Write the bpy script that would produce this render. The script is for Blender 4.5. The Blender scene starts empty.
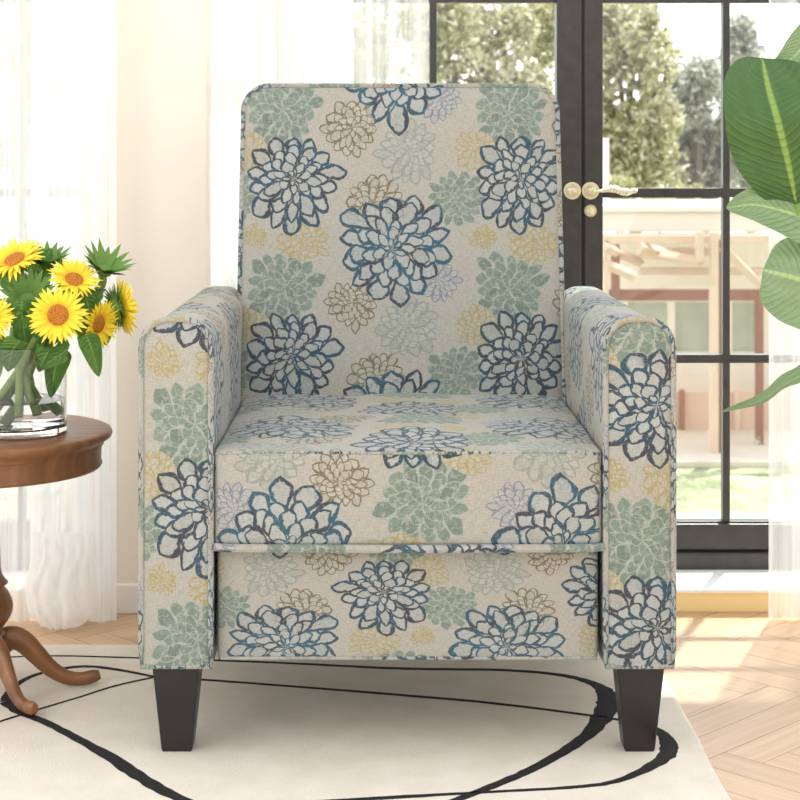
import bpy, bmesh, math, random
from mathutils import Vector, Matrix, noise
random.seed(7)
PI = math.pi
C = bpy.context.scene.collection

# ---------------------------------------------------------------- camera numbers
F = 1745.0; H = 0.8365; CX = 380.0; CY = 155.0; CAMY = -2.4
def W(px, py, z):
    """photo pixel at distance z in front of the camera -> world point"""
    return Vector(((px-CX)*z/F, CAMY+z, H-(py-CY)*z/F))
def floor_pt(px, py, h=0.0):
    z = F*(H-h)/(py-CY)
    return Vector(((px-CX)*z/F, CAMY+z, h))

# ---------------------------------------------------------------- node helpers
class NT:
    def __init__(s, tree): s.t = tree; s.n = tree.nodes; s.l = tree.links
    def inp(s, sock, v):
        if v is None: return
        if isinstance(v, bpy.types.NodeSocket): s.l.new(v, sock)
        else: sock.default_value = v
    def m(s, op, a, b=None, c=None, clamp=False):
        n = s.n.new('ShaderNodeMath'); n.operation = op; n.use_clamp = clamp
        s.inp(n.inputs[0], a); s.inp(n.inputs[1], b); s.inp(n.inputs[2], c)
        return n.outputs[0]
    def vm(s, op, a, b=None, c=None, out=0):
        n = s.n.new('ShaderNodeVectorMath'); n.operation = op
        s.inp(n.inputs[0], a); s.inp(n.inputs[1], b)
        if op == 'SCALE': s.inp(n.inputs[3], c)
        else: s.inp(n.inputs[2], c)
        return n.outputs[out]
    def mix(s, f, a, b, typ='RGBA', blend='MIX'):
        n = s.n.new('ShaderNodeMix'); n.data_type = typ
        k = {'RGBA': ('A_Color','B_Color','Result_Color'), 'FLOAT': ('A_Float','B_Float','Result_Float'),
             'VECTOR': ('A_Vector','B_Vector','Result_Vector')}[typ]
        ii = {i.identifier: i for i in n.inputs}; oo = {o.identifier: o for o in n.outputs}
        if typ == 'RGBA': n.blend_type = blend
        s.inp(ii['Factor_Float'], f); s.inp(ii[k[0]], a); s.inp(ii[k[1]], b)
        return oo[k[2]]
    def sstep(s, x, a, b, o0=0.0, o1=1.0):
        n = s.n.new('ShaderNodeMapRange'); n.interpolation_type = 'SMOOTHSTEP'
        s.inp(n.inputs[0], x); s.inp(n.inputs[1], a); s.inp(n.inputs[2], b)
        n.inputs[3].default_value = o0; n.inputs[4].default_value = o1
        return n.outputs[0]
    def noise(s, vec, scale, detail=2.0, rough=0.5, out=0):
        n = s.n.new('ShaderNodeTexNoise'); s.inp(n.inputs['Vector'], vec)
        n.inputs['Scale'].default_value = scale; n.inputs['Detail'].default_value = detail
        n.inputs['Roughness'].default_value = rough
        return n.outputs[out]
    def coord(s, which='Object'):
        return s.n.new('ShaderNodeTexCoord').outputs[which]
    def scalev(s, vec, sc):
        return s.vm('MULTIPLY', vec, sc)
    def ramp(s, f, stops):
        n = s.n.new('ShaderNodeValToRGB'); s.inp(n.inputs[0], f)
        e = n.color_ramp.elements
        while len(e) < len(stops): e.new(0.5)
        for q, (p, c) in zip(e, stops): q.position = p; q.color = (*c, 1) if len(c) == 3 else c
        return n.outputs[0]
    def bump(s, h, strength, dist=0.01):
        n = s.n.new('ShaderNodeBump'); s.inp(n.inputs['Height'], h)
        n.inputs['Strength'].default_value = strength; n.inputs['Distance'].default_value = dist
        return n.outputs[0]

def srgb(r, g, b):
    f = lambda c: (c/255/12.92) if c/255 <= .04045 else ((c/255+.055)/1.055)**2.4
    return (f(r), f(g), f(b), 1.0)
def newmat(name):
    m = bpy.data.materials.new(name); m.use_nodes = True
    nt = NT(m.node_tree); p = m.node_tree.nodes['Principled BSDF']
    return m, nt, p
def simple(name, col, rough=.5, metal=0.0, var=.06, scale=30, bump=0.0, **kw):
    m, nt, p = newmat(name)
    nz = nt.noise(nt.coord(), scale, 3)
    f = nt.m('MULTIPLY_ADD', nz, var*2, 1-var)
    hsv = nt.n.new('ShaderNodeHueSaturation'); hsv.inputs['Color'].default_value = col
    nt.l.new(f, hsv.inputs['Value']); nt.l.new(hsv.outputs[0], p.inputs['Base Color'])
    p.inputs['Roughness'].default_value = rough; p.inputs['Metallic'].default_value = metal
    if bump: nt.l.new(nt.bump(nz, bump), p.inputs['Normal'])
    for k, v in kw.items(): p.inputs[k].default_value = v
    return m

# ---------------------------------------------------------------- fabric with chrysanthemum print
TW, TH = 2.27, 1.77          # repeat, in pattern units (100 photo px on the backrest)
def fabric_material():
    m, nt, p = newmat('floral_linen')
    uvn = nt.n.new('ShaderNodeUVMap'); uvn.uv_map = 'UVMap'
    uv0 = uvn.outputs[0]
    wn = nt.vm('SUBTRACT', nt.noise(uv0, 9.0, 2, out=1), (.5, .5, .5))
    wn2 = nt.vm('SUBTRACT', nt.noise(uv0, 2.6, 1, out=1), (.5, .5, .5))
    uv = nt.vm('ADD', nt.vm('ADD', uv0, nt.vm('SCALE', wn, None, .032)), nt.vm('SCALE', wn2, None, .17))
    dist_n = nt.noise(uv0, 38.0, 3, .7)
    slow_n = nt.noise(uv0, 3.5, 2); mid_n = nt.noise(uv0, 13.0, 3, .6)
    def layer(flowers):
        best = dv = colA = colB = lw = alp = None
        for i, (x, y, R, fill, line, w, a) in enumerate(flowers):
            d = nt.vm('SUBTRACT', uv, (x/100, y/100, 0))
            d = nt.vm('WRAP', d, (TW/2, TH/2, 1), (-TW/2, -TH/2, -1))
            d = nt.vm('MULTIPLY', d, (100/R, 100/R, 0))
            L = nt.vm('LENGTH', d, out=1)
            seed = i*.37
            if best is None:
                best, dv, colA, colB, lw, alp, sd = L, d, fill, line, w, a, seed
            else:
                s = nt.m('LESS_THAN', L, best)
                best = nt.m('MINIMUM', L, best)
                dv = nt.mix(s, dv, d, 'VECTOR'); colA = nt.mix(s, colA, fill); colB = nt.mix(s, colB, line)
                lw = nt.mix(s, lw, w, 'FLOAT'); alp = nt.mix(s, alp, a, 'FLOAT'); sd = nt.mix(s, sd, seed, 'FLOAT')
        sep = nt.n.new('ShaderNodeSeparateXYZ'); nt.l.new(dv, sep.inputs[0])
        ang = nt.m('ADD', nt.m('DIVIDE', nt.m('ARCTAN2', sep.outputs[1], sep.outputs[0]), 2*PI), sd)
        r = best
        inside = 0.0; line = 0.0; tone = 0.5
        for k, (N, ri, ro, ph) in enumerate([(14, .40, 1.05, 0), (12, .26, .80, .45), (10, .12, .60, .2), (7, .02, .41, .7), (5, -.06, .22, .1)]):
            sa = nt.m('MULTIPLY_ADD', ang, N, ph+20)
            idx = nt.m('FLOOR', sa)
            # wrap the index so that the first and last petal agree
            idx = nt.m('MODULO', idx, N)
            fr = nt.m('ABSOLUTE', nt.m('SUBTRACT', nt.m('FRACT', sa), .5))
            wnz = nt.n.new('ShaderNodeTexWhiteNoise'); wnz.noise_dimensions = '1D'
            nt.l.new(nt.m('MULTIPLY_ADD', idx, 1.37, k*7.1+.3), wnz.inputs['W'])
            rnd = wnz.outputs['Value']
            roj = nt.m('MULTIPLY_ADD', rnd, -.20*ro, ro)
            t = nt.m('DIVIDE', nt.m('SUBTRACT', r, ri), nt.m('SUBTRACT', roj, ri))
            q = nt.m('MULTIPLY_ADD', nt.m('POWER', nt.m('MAXIMUM', t, 0.0001), 1.25), 2, -1)
            w = nt.m('MULTIPLY', nt.m('SUBTRACT', 1, nt.m('MULTIPLY', q, q)), .53)
            arc = nt.m('MULTIPLY', nt.m('MAXIMUM', r, .05), 2*PI/N)
            dd = nt.m('MULTIPLY', nt.m('SUBTRACT', w, fr), arc)
            dd2 = nt.m('MULTIPLY', nt.m('SUBTRACT', .515, fr), arc)
            ds = nt.m('MINIMUM', dd, dd2)
            ins = nt.sstep(dd, 0.0, .012)
            lwk = nt.m('MULTIPLY', nt.m('MULTIPLY', lw, nt.m('MULTIPLY_ADD', nt.m('MAXIMUM', t, 0.0), .95, .35)), nt.m('MULTIPLY_ADD', mid_n, 2.4, (.05, -.15, -.30, -.45, -.5)[k]))
            a1 = nt.m('MULTIPLY', lwk, .75)
            out = nt.m('MULTIPLY', ins, nt.m('SUBTRACT', 1, nt.sstep(ds, a1, lwk)))
            inv = nt.m('SUBTRACT', 1, ins)
            line = nt.m('ADD', nt.m('MULTIPLY', line, inv), out)
            inside = nt.m('MAXIMUM', inside, ins)
            tone = nt.m('ADD', nt.m('MULTIPLY', tone, inv), nt.m('MULTIPLY', ins, rnd))
        fade = nt.sstep(dist_n, .27, .40)
        return inside, nt.m('MULTIPLY', line, fade), tone, colA, colB, alp
    cream = srgb(204, 201, 191)
    blueF, blueL = srgb(194, 202, 203), srgb(56, 92, 114)
    greenF, greenL = srgb(140, 160, 148), srgb(196, 206, 195)
    brF, brL = srgb(204, 200, 184), srgb(122, 112, 86)
    gyF, gyL = srgb(198, 200, 190), srgb(164, 176, 172)
    goF, goL = srgb(207, 200, 176), srgb(194, 180, 118)
    laF, laL = srgb(196, 199, 205), srgb(136, 144, 164)
    B = [(283,110,42,greenF,greenL,.035,.95), (455,197,31,greenF,greenL,.035,.9), (353,128,29,brF,brL,.055,.7), (377,203,31,brF,brL,.055,.7),
         (408,152,34,gyF,gyL,.06,.8), (305,240,26,goF,goL,.06,.45), (255,236,15,goF,goL,.08,.4), (475,150,23,goF,goL,.06,.35), (438,103,23,laF,laL,.05,.6)]
    A = [(293,181,53,blueF,blueL,.068,.7), (395,247,62,blueF,srgb(60,106,128),.064,.7)]
    col = cream
    for L in (B, A):
        ins, line, tone, cf, cl, alp = layer(L)
        tn = nt.m('MULTIPLY_ADD', tone, .22, .89)
        cfv = nt.vm('SCALE', cf, None, tn)
        if L is A:
            cl = nt.mix(nt.sstep(slow_n, .42, .62), cl, srgb(70, 76, 88))
        # the filled petals are worn through in places
        worn = nt.sstep(nt.noise(uv0, 22, 3, .6), .34, .5, .35, 1.0)
        col = nt.mix(nt.m('MULTIPLY', nt.m('MULTIPLY', ins, alp), worn), col, cfv)
        col = nt.mix(nt.m('MULTIPLY', line, .95 if L is A else .85), col, cl)
    # linen weave
    w1 = nt.noise(nt.scalev(uv0, (16, 150, 1)), 1.0, 2, .7)
    w2 = nt.noise(nt.scalev(uv0, (150, 16, 1)), 1.0, 2, .7)
    wv = nt.m('ADD', w1, w2)
    wf = nt.m('MULTIPLY_ADD', wv, .50, .14)
    col = nt.vm('SCALE', col, None, wf)
    # a little wear of the print following the weave
    col = nt.mix(nt.sstep(wv, 1.08, 1.3, 0, .3), col, (*[q*.67 for q in cream[:3]], 1))
    nt.l.new(col, p.inputs['Base Color'])
    p.inputs['Roughness'].default_value = .9
    p.inputs['Sheen Weight'].default_value = .15
    p.inputs['Specular IOR Level'].default_value = .15
    nt.l.new(nt.bump(wv, .25, .002), p.inputs['Normal'])
    return m

FAB = fabric_material()

# ---------------------------------------------------------------- mesh helpers
def finish(bm, name, mat, parent=None, smooth=True, uvf=None, angle=40):
    bmesh.ops.recalc_face_normals(bm, faces=bm.faces)
    me = bpy.data.meshes.new(name)
    bm.normal_update()
    if uvf:
        lay = bm.loops.layers.uv.get('UVMap') or bm.loops.layers.uv.new('UVMap')
        for f in bm.faces:
            n = f.normal.copy()
            for l in f.loops: l[lay].uv = uvf(l.vert.co, n)
    if smooth:
        for f in bm.faces: f.smooth = True
        for e in bm.edges:
            if len(e.link_faces) == 2 and e.calc_face_angle(0) > math.radians(angle): e.smooth = False
    bm.to_mesh(me); bm.free()
    o = bpy.data.objects.new(name, me); C.objects.link(o)
    mats = mat if isinstance(mat, (list, tuple)) else [mat]
    for q in mats: me.materials.append(q)
    if parent: o.parent = parent; o.matrix_parent_inverse = Matrix.Translation(-parent.location) if parent.type == 'EMPTY' else Matrix()
    return o
def empty(name, loc=(0,0,0)):
    o = bpy.data.objects.new(name, None); o.location = loc; o.empty_display_size = .05
    C.objects.link(o); return o
def tag(o, label=None, cat=None, group=None, kind=None):
    if label: o['label'] = label
    if cat: o['category'] = cat
    if group: o['group'] = group
    if kind: o['kind'] = kind
    return o
def box(bm, x0, x1, y0, y1, z0, z1, mi=0, bev=0.0):
    r = bmesh.ops.create_cube(bm, size=1)
    vs = r['verts']
    for v in vs:
        v.co = Vector(((x0+x1)/2+v.co.x*(x1-x0), (y0+y1)/2+v.co.y*(y1-y0), (z0+z1)/2+v.co.z*(z1-z0)))
    fs = {f for v in vs for f in v.link_faces}
    for f in fs: f.material_index = mi
    if bev:
        es = {e for v in vs for e in v.link_edges}
        bmesh.ops.bevel(bm, geom=list(es), offset=bev, segments=2, affect='EDGES', profile=.5)
def tube(bm, pts, rad, seg=10, closed=False, cap=True, mi=0, flat=None):
    """sweep a circle (or, with flat=(w,h), an ellipse) along pts; rad is a number or list"""
    pts = [Vector(q) for q in pts]; n = len(pts)
    rings = []; prev = None
    for i, q in enumerate(pts):
        a = pts[i-1] if (i > 0 or closed) else pts[i]
        b = pts[(i+1) % n] if (i < n-1 or closed) else pts[i]
        t = (b-a).normalized()
        if prev is None:
            u = t.cross(Vector((0,0,1)))
            if u.length < .1: u = t.cross(Vector((0,1,0)))
            u.normalize()
        else:
            u = (prev - t*prev.dot(t)).normalized()
        prev = u; v = t.cross(u)
        r = rad[i] if isinstance(rad, (list, tuple)) else rad
        fx, fy = flat if flat else (1, 1)
        rings.append([bm.verts.new(q + (u*math.cos(2*PI*k/seg)*fx + v*math.sin(2*PI*k/seg)*fy)*r) for k in range(seg)])
    m = n if closed else n-1
    for i in range(m):
        A, B_ = rings[i], rings[(i+1) % n]
        for k in range(seg):
            f = bm.faces.new((A[k], A[(k+1) % seg], B_[(k+1) % seg], B_[k])); f.material_index = mi
    if cap and not closed:
        for rr in (rings[0], rings[-1]):
            try: bm.faces.new(rr).material_index = mi
            except ValueError: pass
    return rings
def lathe(bm, prof, cx, cy, seg=48, mi=0):
    rings = []
    for r, z in prof:
        if r <= 1e-6: rings.append([bm.verts.new((cx, cy, z))])
        else: rings.append([bm.verts.new((cx+r*math.cos(2*PI*k/seg), cy+r*math.sin(2*PI*k/seg), z)) for k in range(seg)])
    for A, B_ in zip(rings, rings[1:]):
        for k in range(seg):
            k2 = (k+1) % seg
            if len(A) == 1 and len(B_) == 1: continue
            if len(A) == 1: f = bm.faces.new((A[0], B_[k], B_[k2]))
            elif len(B_) == 1: f = bm.faces.new((A[k], B_[0], A[k2]))
            else: f = bm.faces.new((A[k], B_[k], B_[k2], A[k2]))
            f.material_index = mi
def smoothpath(pts, n=8, closed=False):
    """Catmull-Rom through points (tuples of any length)"""
    P = [tuple(q) for q in pts]; out = []; N = len(P)
    rng = range(N if closed else N-1)
    for i in rng:
        g = lambda j: P[j % N] if closed else P[max(0, min(N-1, j))]
        p0, p1, p2, p3 = g(i-1), g(i), g(i+1), g(i+2)
        for k in range(n):
            t = k/n
            out.append(tuple(.5*((2*b)+(-a+c)*t+(2*a-5*b+4*c-d)*t*t+(-a+3*b-3*c+d)*t**3) for a, b, c, d in zip(p0, p1, p2, p3)))
    if not closed: out.append(P[-1])
    return out
def obj(name, mat, parent, fn, **kw):
    bm = bmesh.new(); fn(bm); return finish(bm, name, mat, parent, **kw)

# ================================================================= ARMCHAIR
SC = F/2.4                                     # px per metre at the chair's front plane
def fx(px): return (px-CX)/SC
def fz(py): return H-(py-CY)/SC
chair = empty('armchair', (0.037, .3, 0))
tag(chair, 'cream linen armchair printed with blue and green chrysanthemums, on black tapered legs', 'armchair')

# pattern mappings: world x/z -> pattern px
def map_front(px0, py0, U0, V0, su, sv, s=SC):
    """pattern point (U0,V0) sits at photo px (px0,py0) on a plane with s px/m"""
    def g(x, z):
        px = CX + x*s; py = CY + (H-z)*s
        return ((U0 + (px-px0)*su)/100, (V0 + (py-py0)*sv)/100)
    return g
mseat = map_front(425, 500, 283, 287, -1/1.23, -1/1.23)
mrail = map_front(283, 648, 395, 247, -1, 1/.78)
marmL = map_front(196, 424, 283, 110, 1/1.23, 1/1.23)
marmR = map_front(655, 630, 293, 181, 1/1.27, 1/1.27)
mback = map_front(395, 247, 395, 247, 1, 1, F/2.97)
SP = 588*.0123*83/100    # pattern units per metre for the non-front faces
SP = 5.9
def uv_with(front):
    def g(co, n):
        if abs(n.y) >= abs(n.x) and abs(n.y) >= abs(n.z): return front(co.x, co.z)
        if abs(n.z) > abs(n.x):
            u, v = front(co.x, co.z); u0, v0 = front(co.x, .41)
            return (u0, v0 - co.y*SP)
        return (1.1+co.y*SP, -co.z*SP+.4)
    return g
def pad(bm, x0, x1, y0, y1, z0, z1, bev, cuts=10, seg=4):
    box(bm, x0, x1, y0, y1, z0, z1)
    bmesh.ops.bevel(bm, geom=list(bm.edges), offset=bev, segments=seg, affect='EDGES', profile=.5)
    big = [e for e in bm.edges if e.calc_length() > .04]
    bmesh.ops.subdivide_edges(bm, edges=big, cuts=cuts, use_grid_fill=True)

# --- seat cushion
XL, XR = fx(213.5), fx(602.5)
ZT, ZB = fz(450), fz(547)
def seat_shape(bm):
    pad(bm, XL, XR, 0.0, .56, ZB, ZT, .008, 16, 3)
    xc = (XL+XR)/2
    for v in bm.verts:
        if v.co.z > ZT-.03:
            a = 1-((v.co.x-xc)/((XR-XL)/2))**2; b = min(1, max(0, v.co.y/.10))
            v.co.z += .010*max(0, a)**.6*(b*b*(3-2*b)) + .003*math.sin(v.co.x*31)*b
            if v.co.y > .02: v.co.z += .003*noise.noise(Vector((v.co.x*9, v.co.y*9, 1)))
        if v.co.y < .01:
            v.co.y -= .006*max(0, 1-((v.co.x-xc)/((XR-XL)/2))**4)
def seat_uv(co, n):
    if n.z > .6:
        u, v = mseat(co.x, ZT); return (u, v + co.y*SP*1.1)
    if abs(n.x) > .7: return (1.1+co.y*SP, co.z*SP)
    return mseat(co.x, co.z)
seat = obj('seat_cushion', FAB, chair, seat_shape, uvf=seat_uv)
def piping(parent, pts, r, closed=False, uvs=SP):
    def f(bm): tube(bm, pts, r, 8, closed)
    return obj('piping', FAB, parent, f, uvf=lambda co, n: (1.2+(co.x+co.y*.7)*uvs*1.0+n.x*.05, .9+co.z*uvs))
piping(seat, [(XL, -.004, ZB+.001), (XL+.02, -.007, ZB), ((XL+XR)/2, -.013, ZB), (XR-.02, -.007, ZB), (XR, -.004, ZB+.001)], .0058)
def seam(bm): tube(bm, [(XL+.003, .001, ZT-.006), (XL+.03, -.001, ZT-.0035), ((XL+XR)/2, -.0055, ZT-.0035), (XR-.03, -.001, ZT-.0035), (XR-.003, .001, ZT-.006)], .0022, 6)
obj('top_seam', FAB, seat, seam, uvf=lambda co, n: (.2+co.x*SP*2, .3+co.z*SP))

# --- front rail panel (closed footrest)
def rail_shape(bm): pad(bm, XL+.004, XR-.004, .014, .06, fz(664), ZB-.003, .006, 8, 3)
rail = obj('footrest_panel', FAB, chair, rail_shape, uvf=uv_with(mrail))
def rail_seam(bm): tube(bm, [(XL+.006, .014, fz(661)), (XR-.006, .014, fz(661))], .0025, 6)
obj('bottom_seam', FAB, rail, rail_seam, uvf=lambda co, n: (.2+co.x*SP, .9+co.z*SP))
def deck(bm): box(bm, XL-.003, XR+.003, .065, .66, .14, ZB-.004, bev=.004)
obj('seat_base', FAB, chair, deck, uvf=uv_with(mrail))

# --- arms
def arm(x0, x1, mp, back):
    zt, zb = fz(319), fz(667)
    r = .040; y0, y1 = -.004, .66
    prof = [(x0, zb)]
    def arc(cx, cz, a0, a1, n=10):
        return [(cx+r*math.cos(math.radians(a0+(a1-a0)*k/n)), cz+r*math.sin(math.radians(a0+(a1-a0)*k/n))) for k in range(n+1)]
    # side up, rounded crown (slightly domed), side down
    prof += [(x0, zb+(zt-r-zb)*k/16) for k in range(1, 16)]
    prof += arc(x0+r, zt-r, 180, 95)
    prof += arc(x1-r, zt-r, 85, 0)
    prof += [(x1, zt-r-(zt-r-zb)*k/16) for k in range(1, 17)]
    L = [0]
    for a, b in zip(prof, prof[1:]): L.append(L[-1]+math.dist(a, b))
    ys = [y0+.006, y0+.012] + [y0+.012+(y1-y0-.012)*k/14 for k in range(1, 15)]
    def body(bm):
        lay = bm.loops.layers.uv.new('UVMap')
        rows = []
        for j, y in enumerate(ys):
            row = []
            for i, (x, z) in enumerate(prof):
                bul = 0 if j == 0 else .0035*math.sin(min(1, (y-y0)/.5)*PI)
                sx = -1 if i < len(prof)/2 else 1
                wr = .0018*noise.noise(Vector((x*14+3, y*11, z*9)))
                top = max(0, (z-(zt-.06))/.06)
                row.append(bm.verts.new((x+sx*(bul)*.5+(wr if j else 0), y, z-.004*top*(1 if j > 1 else 0) + (wr if j > 1 else 0))))
            rows.append(row)
        for j in range(len(rows)-1):
            for i in range(len(prof)-1):
                f = bm.faces.new((rows[j][i], rows[j][i+1], rows[j+1][i+1], rows[j+1][i]))
                for l, (jj, ii) in zip(f.loops, ((j, i), (j, i+1), (j+1, i+1), (j+1, i))):
                    l[lay].uv = (back + L[ii]*SP*.98, .35 + ys[jj]*SP)
        # front, back, bottom
        f = bm.faces.new(rows[0]);
        for l in f.loops: l[lay].uv = mp(l.vert.co.x, l.vert.co.z)
        f = bm.faces.new(rows[-1][::-1])
        for l in f.loops: l[lay].uv = mp(l.vert.co.x, l.vert.co.z)
        f = bm.faces.new([rw[0] for rw in rows][::-1] + [rw[-1] for rw in rows])
    a = obj('arm', FAB, chair, body)
    # padded front facing, slightly proud, with welt all round
    def face(bm):
        ins = .004
        xc = (x0+x1)/2
        def ring(s, y):
            return [bm.verts.new((xc+(x-xc)*(1-s/(.052)), y, zb+.003+(z-zb-.003)*(1-s/.48*1.0))) for x, z in prof]
        R = [ring(.0, y0+.008), ring(.001, y0+.003), ring(.004, y0), ring(.012, y0-.0015), ring(.03, y0-.0025)]
        for A_, B_ in zip(R, R[1:]):
            for k in range(len(A_)):
                k2 = (k+1) % len(A_)
                bm.faces.new((A_[k], A_[k2], B_[k2], B_[k]))
        bm.faces.new(R[-1])
    obj('front_facing', FAB, a, face, uvf=lambda co, n: mp(co.x, co.z))
    xc = (x0+x1)/2
    pp = [(xc+(x-xc)*.985, y0+.001, z if z > zb+.001 else zb+.002) for x, z in prof]
    def wl(bm): tube(bm, pp, .0042, 8, True)
    obj('piping', FAB, a, wl, uvf=lambda co, n: (1.2+co.x*SP*3+n.x*.06, .9+co.z*SP*1.4))
arm(fx(141), fx(211.5), marmL, .3)
arm(fx(605), fx(673.5), marmR, 1.45)

# --- backrest
BX0, BX1 = -.2370, .3075
def back_shape_pts():
    r = .044; zt = .957; zb = .31
    pts = [(BX0, zb + (zt-r-zb)*k/20) for k in range(21)]
    pts += [(BX0+r+r*math.cos(math.radians(180-90*k/8)), zt-r+r*math.sin(math.radians(180-90*k/8))) for k in range(1, 9)]
    pts += [(BX0+r+(BX1-BX0-2*r)*k/20, zt) for k in range(1, 20)]
    pts += [(BX1-r+r*math.cos(math.radians(90-90*k/8)), zt-r+r*math.sin(math.radians(90-90*k/8))) for k in range(0, 9)]
    pts += [(BX1, zt-r-(zt-r-zb)*k/20) for k in range(1, 21)]
    return pts
def lean(z): return .505 + (z-.434)*.26            # front face depth at height z
BP = back_shape_pts()
TH_B = .085
def back_body(bm):
    xc, zc = (BX0+BX1)/2, .60
    def ring(s, dy):
        out = []
        for x, z in BP:
            X = xc+(x-xc)*(1-s); Z = zc+(z-zc)*(1-s*.9)
            out.append(bm.verts.new((X, lean(Z)+dy, Z)))
        return out
    spec = [(.985, -.013), (.8, -.013), (.6, -.012), (.4, -.011), (.25, -.009), (.12, -.006), (.05, -.003), (.012, 0.001), (0, .006), (-.004, .03), (-.004, TH_B-.03), (0, TH_B-.006), (.02, TH_B), (.3, TH_B+.004), (.98, TH_B+.005)]
    R = [ring(*s) for s in spec]
    for A_, B_ in zip(R, R[1:]):
        for k in range(len(A_)):
            k2 = (k+1) % len(A_)
            bm.faces.new((A_[k], A_[k2], B_[k2], B_[k]))
    bm.faces.new(R[0]); bm.faces.new(R[-1])
def back_uv(co, n):
    y = lean(co.z); s = F/(2.4+y)
    px = CX+co.x*s; py = CY+(H-co.z)*s
    if abs(n.y) > .45: return (px/100 if n.y < 0 else -px/100, py/100)
    return (px/100+ (co.y-y)*SP*(1 if abs(n.x) > .5 else 0), py/100 - (co.y-y)*SP*(1 if abs(n.z) > .5 else 0))
back = obj('backrest', FAB, chair, back_body, uvf=back_uv)
for dy in (.004, TH_B-.004):
    pp = [(x, lean(z)+dy, z) for x, z in BP]
    def f(bm): tube(bm, pp, .0048, 8)
    obj('piping', FAB, back, f, uvf=lambda co, n: (1.2+co.x*SP*1.3+n.y*.05, .9+co.z*SP*1.3))
# --- legs
BLACK = simple('black_wood', srgb(36, 35, 35), .38, var=.15, scale=60, bump=.05)
def leg(bm, cx, cy, wt, wb, z1):
    rows = []
    for z, w in ((0, wb-.004), (.004, wb), (z1, wt)):
        rows.append([bm.verts.new((cx+sx*w/2, cy+sy*w/2, z)) for sx, sy in ((-1,-1),(1,-1),(1,1),(-1,1))])
    for A_, B_ in zip(rows, rows[1:]):
        for k in range(4): bm.faces.new((A_[k], A_[(k+1) % 4], B_[(k+1) % 4], B_[k]))
    bm.faces.new(rows[0]); bm.faces.new(rows[-1])
    es = [e for e in bm.edges if abs(e.verts[0].co.z-e.verts[1].co.z) > .05]
    bmesh.ops.bevel(bm, geom=es, offset=.0025, segments=2, affect='EDGES')
RUGH = .009
for px_, yy in ((178.5, .04), (637.5, .04), (182, .60), (633, .60)):
    o = obj('leg', BLACK, chair, lambda bm: leg(bm, fx(px_)*(2.4+yy)/2.4 if yy < .1 else fx(px_), yy, .0665, .043, fz(667)-RUGH+.004), angle=30)
    o.location.z = RUGH

# ================================================================= FLOOR + RUG
ZWALL = 3.19; YW = CAMY+ZWALL                   # front face of the rear wall
m, nt, p = newmat('oak_parquet')
at = nt.n.new('ShaderNodeAttribute'); at.attribute_name = 'plank'
uvn = nt.n.new('ShaderNodeUVMap'); uvn.uv_map = 'UVMap'
gr = nt.noise(nt.scalev(uvn.outputs[0], (4, 90, 1)), 1, 4, .6)
c = nt.ramp(gr, [(.25, srgb(196, 160, 124)[:3]), (.75, srgb(220, 186, 150)[:3])])
sv = nt.m('MULTIPLY_ADD', at.outputs['Fac'], .12, .92)
nt.l.new(nt.vm('SCALE', c, None, sv), p.inputs['Base Color'])
p.inputs['Roughness'].default_value = .42
nt.l.new(nt.bump(gr, .04, .001), p.inputs['Normal'])
OAK = m
GAP = simple('parquet_gap', srgb(132, 98, 72), .9)
def floor_mesh(bm):
    uvl = bm.loops.layers.uv.new('UVMap'); al = bm.loops.layers.float_color.new('plank')
    w_, n_ = .062, 7; L_ = w_*n_; g = .0005
    x0, x1, y0, y1 = -2.6, 2.6, -2.3, YW+.02
    rot = Matrix.Rotation(-PI/4, 2)
    rr = random.Random(3)
    for a in range(-80, 81):
        for b in range(-12, 13):
            ox, oy = a*w_ + b*L_, a*w_ - b*L_
            for (qx0, qx1, qy0, qy1, hor) in ((0, L_, 0, w_, 1), (L_, L_+w_, w_-L_, w_, 0)):
                cs = [rot @ Vector((ox+x, oy+y)) for x, y in ((qx0+g, qy0+g), (qx1-g, qy0+g), (qx1-g, qy1-g), (qx0+g, qy1-g))]
                if all(c.x < x0 or c.x > x1 or c.y < y0 or c.y > y1 for c in cs): continue
                f = bm.faces.new([bm.verts.new((c.x, c.y, 0)) for c in cs])
                t = rr.random(); ux, uy = rr.random()*20, rr.random()*20
                lc = ((0, 0), (L_, 0), (L_, w_), (0, w_)) if hor else ((0, 0), (0, w_), (L_, w_), (L_, 0))
                for l, q in zip(f.loops, lc):
                    l[uvl].uv = (q[0]+ux, q[1]+uy); l[al] = (t, t, t, 1)
    for co_, no_ in (((x0, 0, 0), (-1, 0, 0)), ((x1, 0, 0), (1, 0, 0)), ((0, y0, 0), (0, -1, 0)), ((0, y1, 0), (0, 1, 0))):
        bmesh.ops.bisect_plane(bm, geom=bm.verts[:]+bm.edges[:]+bm.faces[:], plane_co=co_, plane_no=no_, clear_outer=True)
    vs = [bm.verts.new((x, y, -.0015)) for x, y in ((x0, y0), (x1, y0), (x1, y1), (x0, y1))]
    bm.faces.new(vs).material_index = 1
    vs = [bm.verts.new((x, y, -.05)) for x, y in ((x0, y0), (x1, y0), (x1, y1), (x0, y1))]
    bm.faces.new(vs).material_index = 1
fl = obj('floor', [OAK, GAP], None, floor_mesh, smooth=False); tag(fl, kind='structure')

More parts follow.
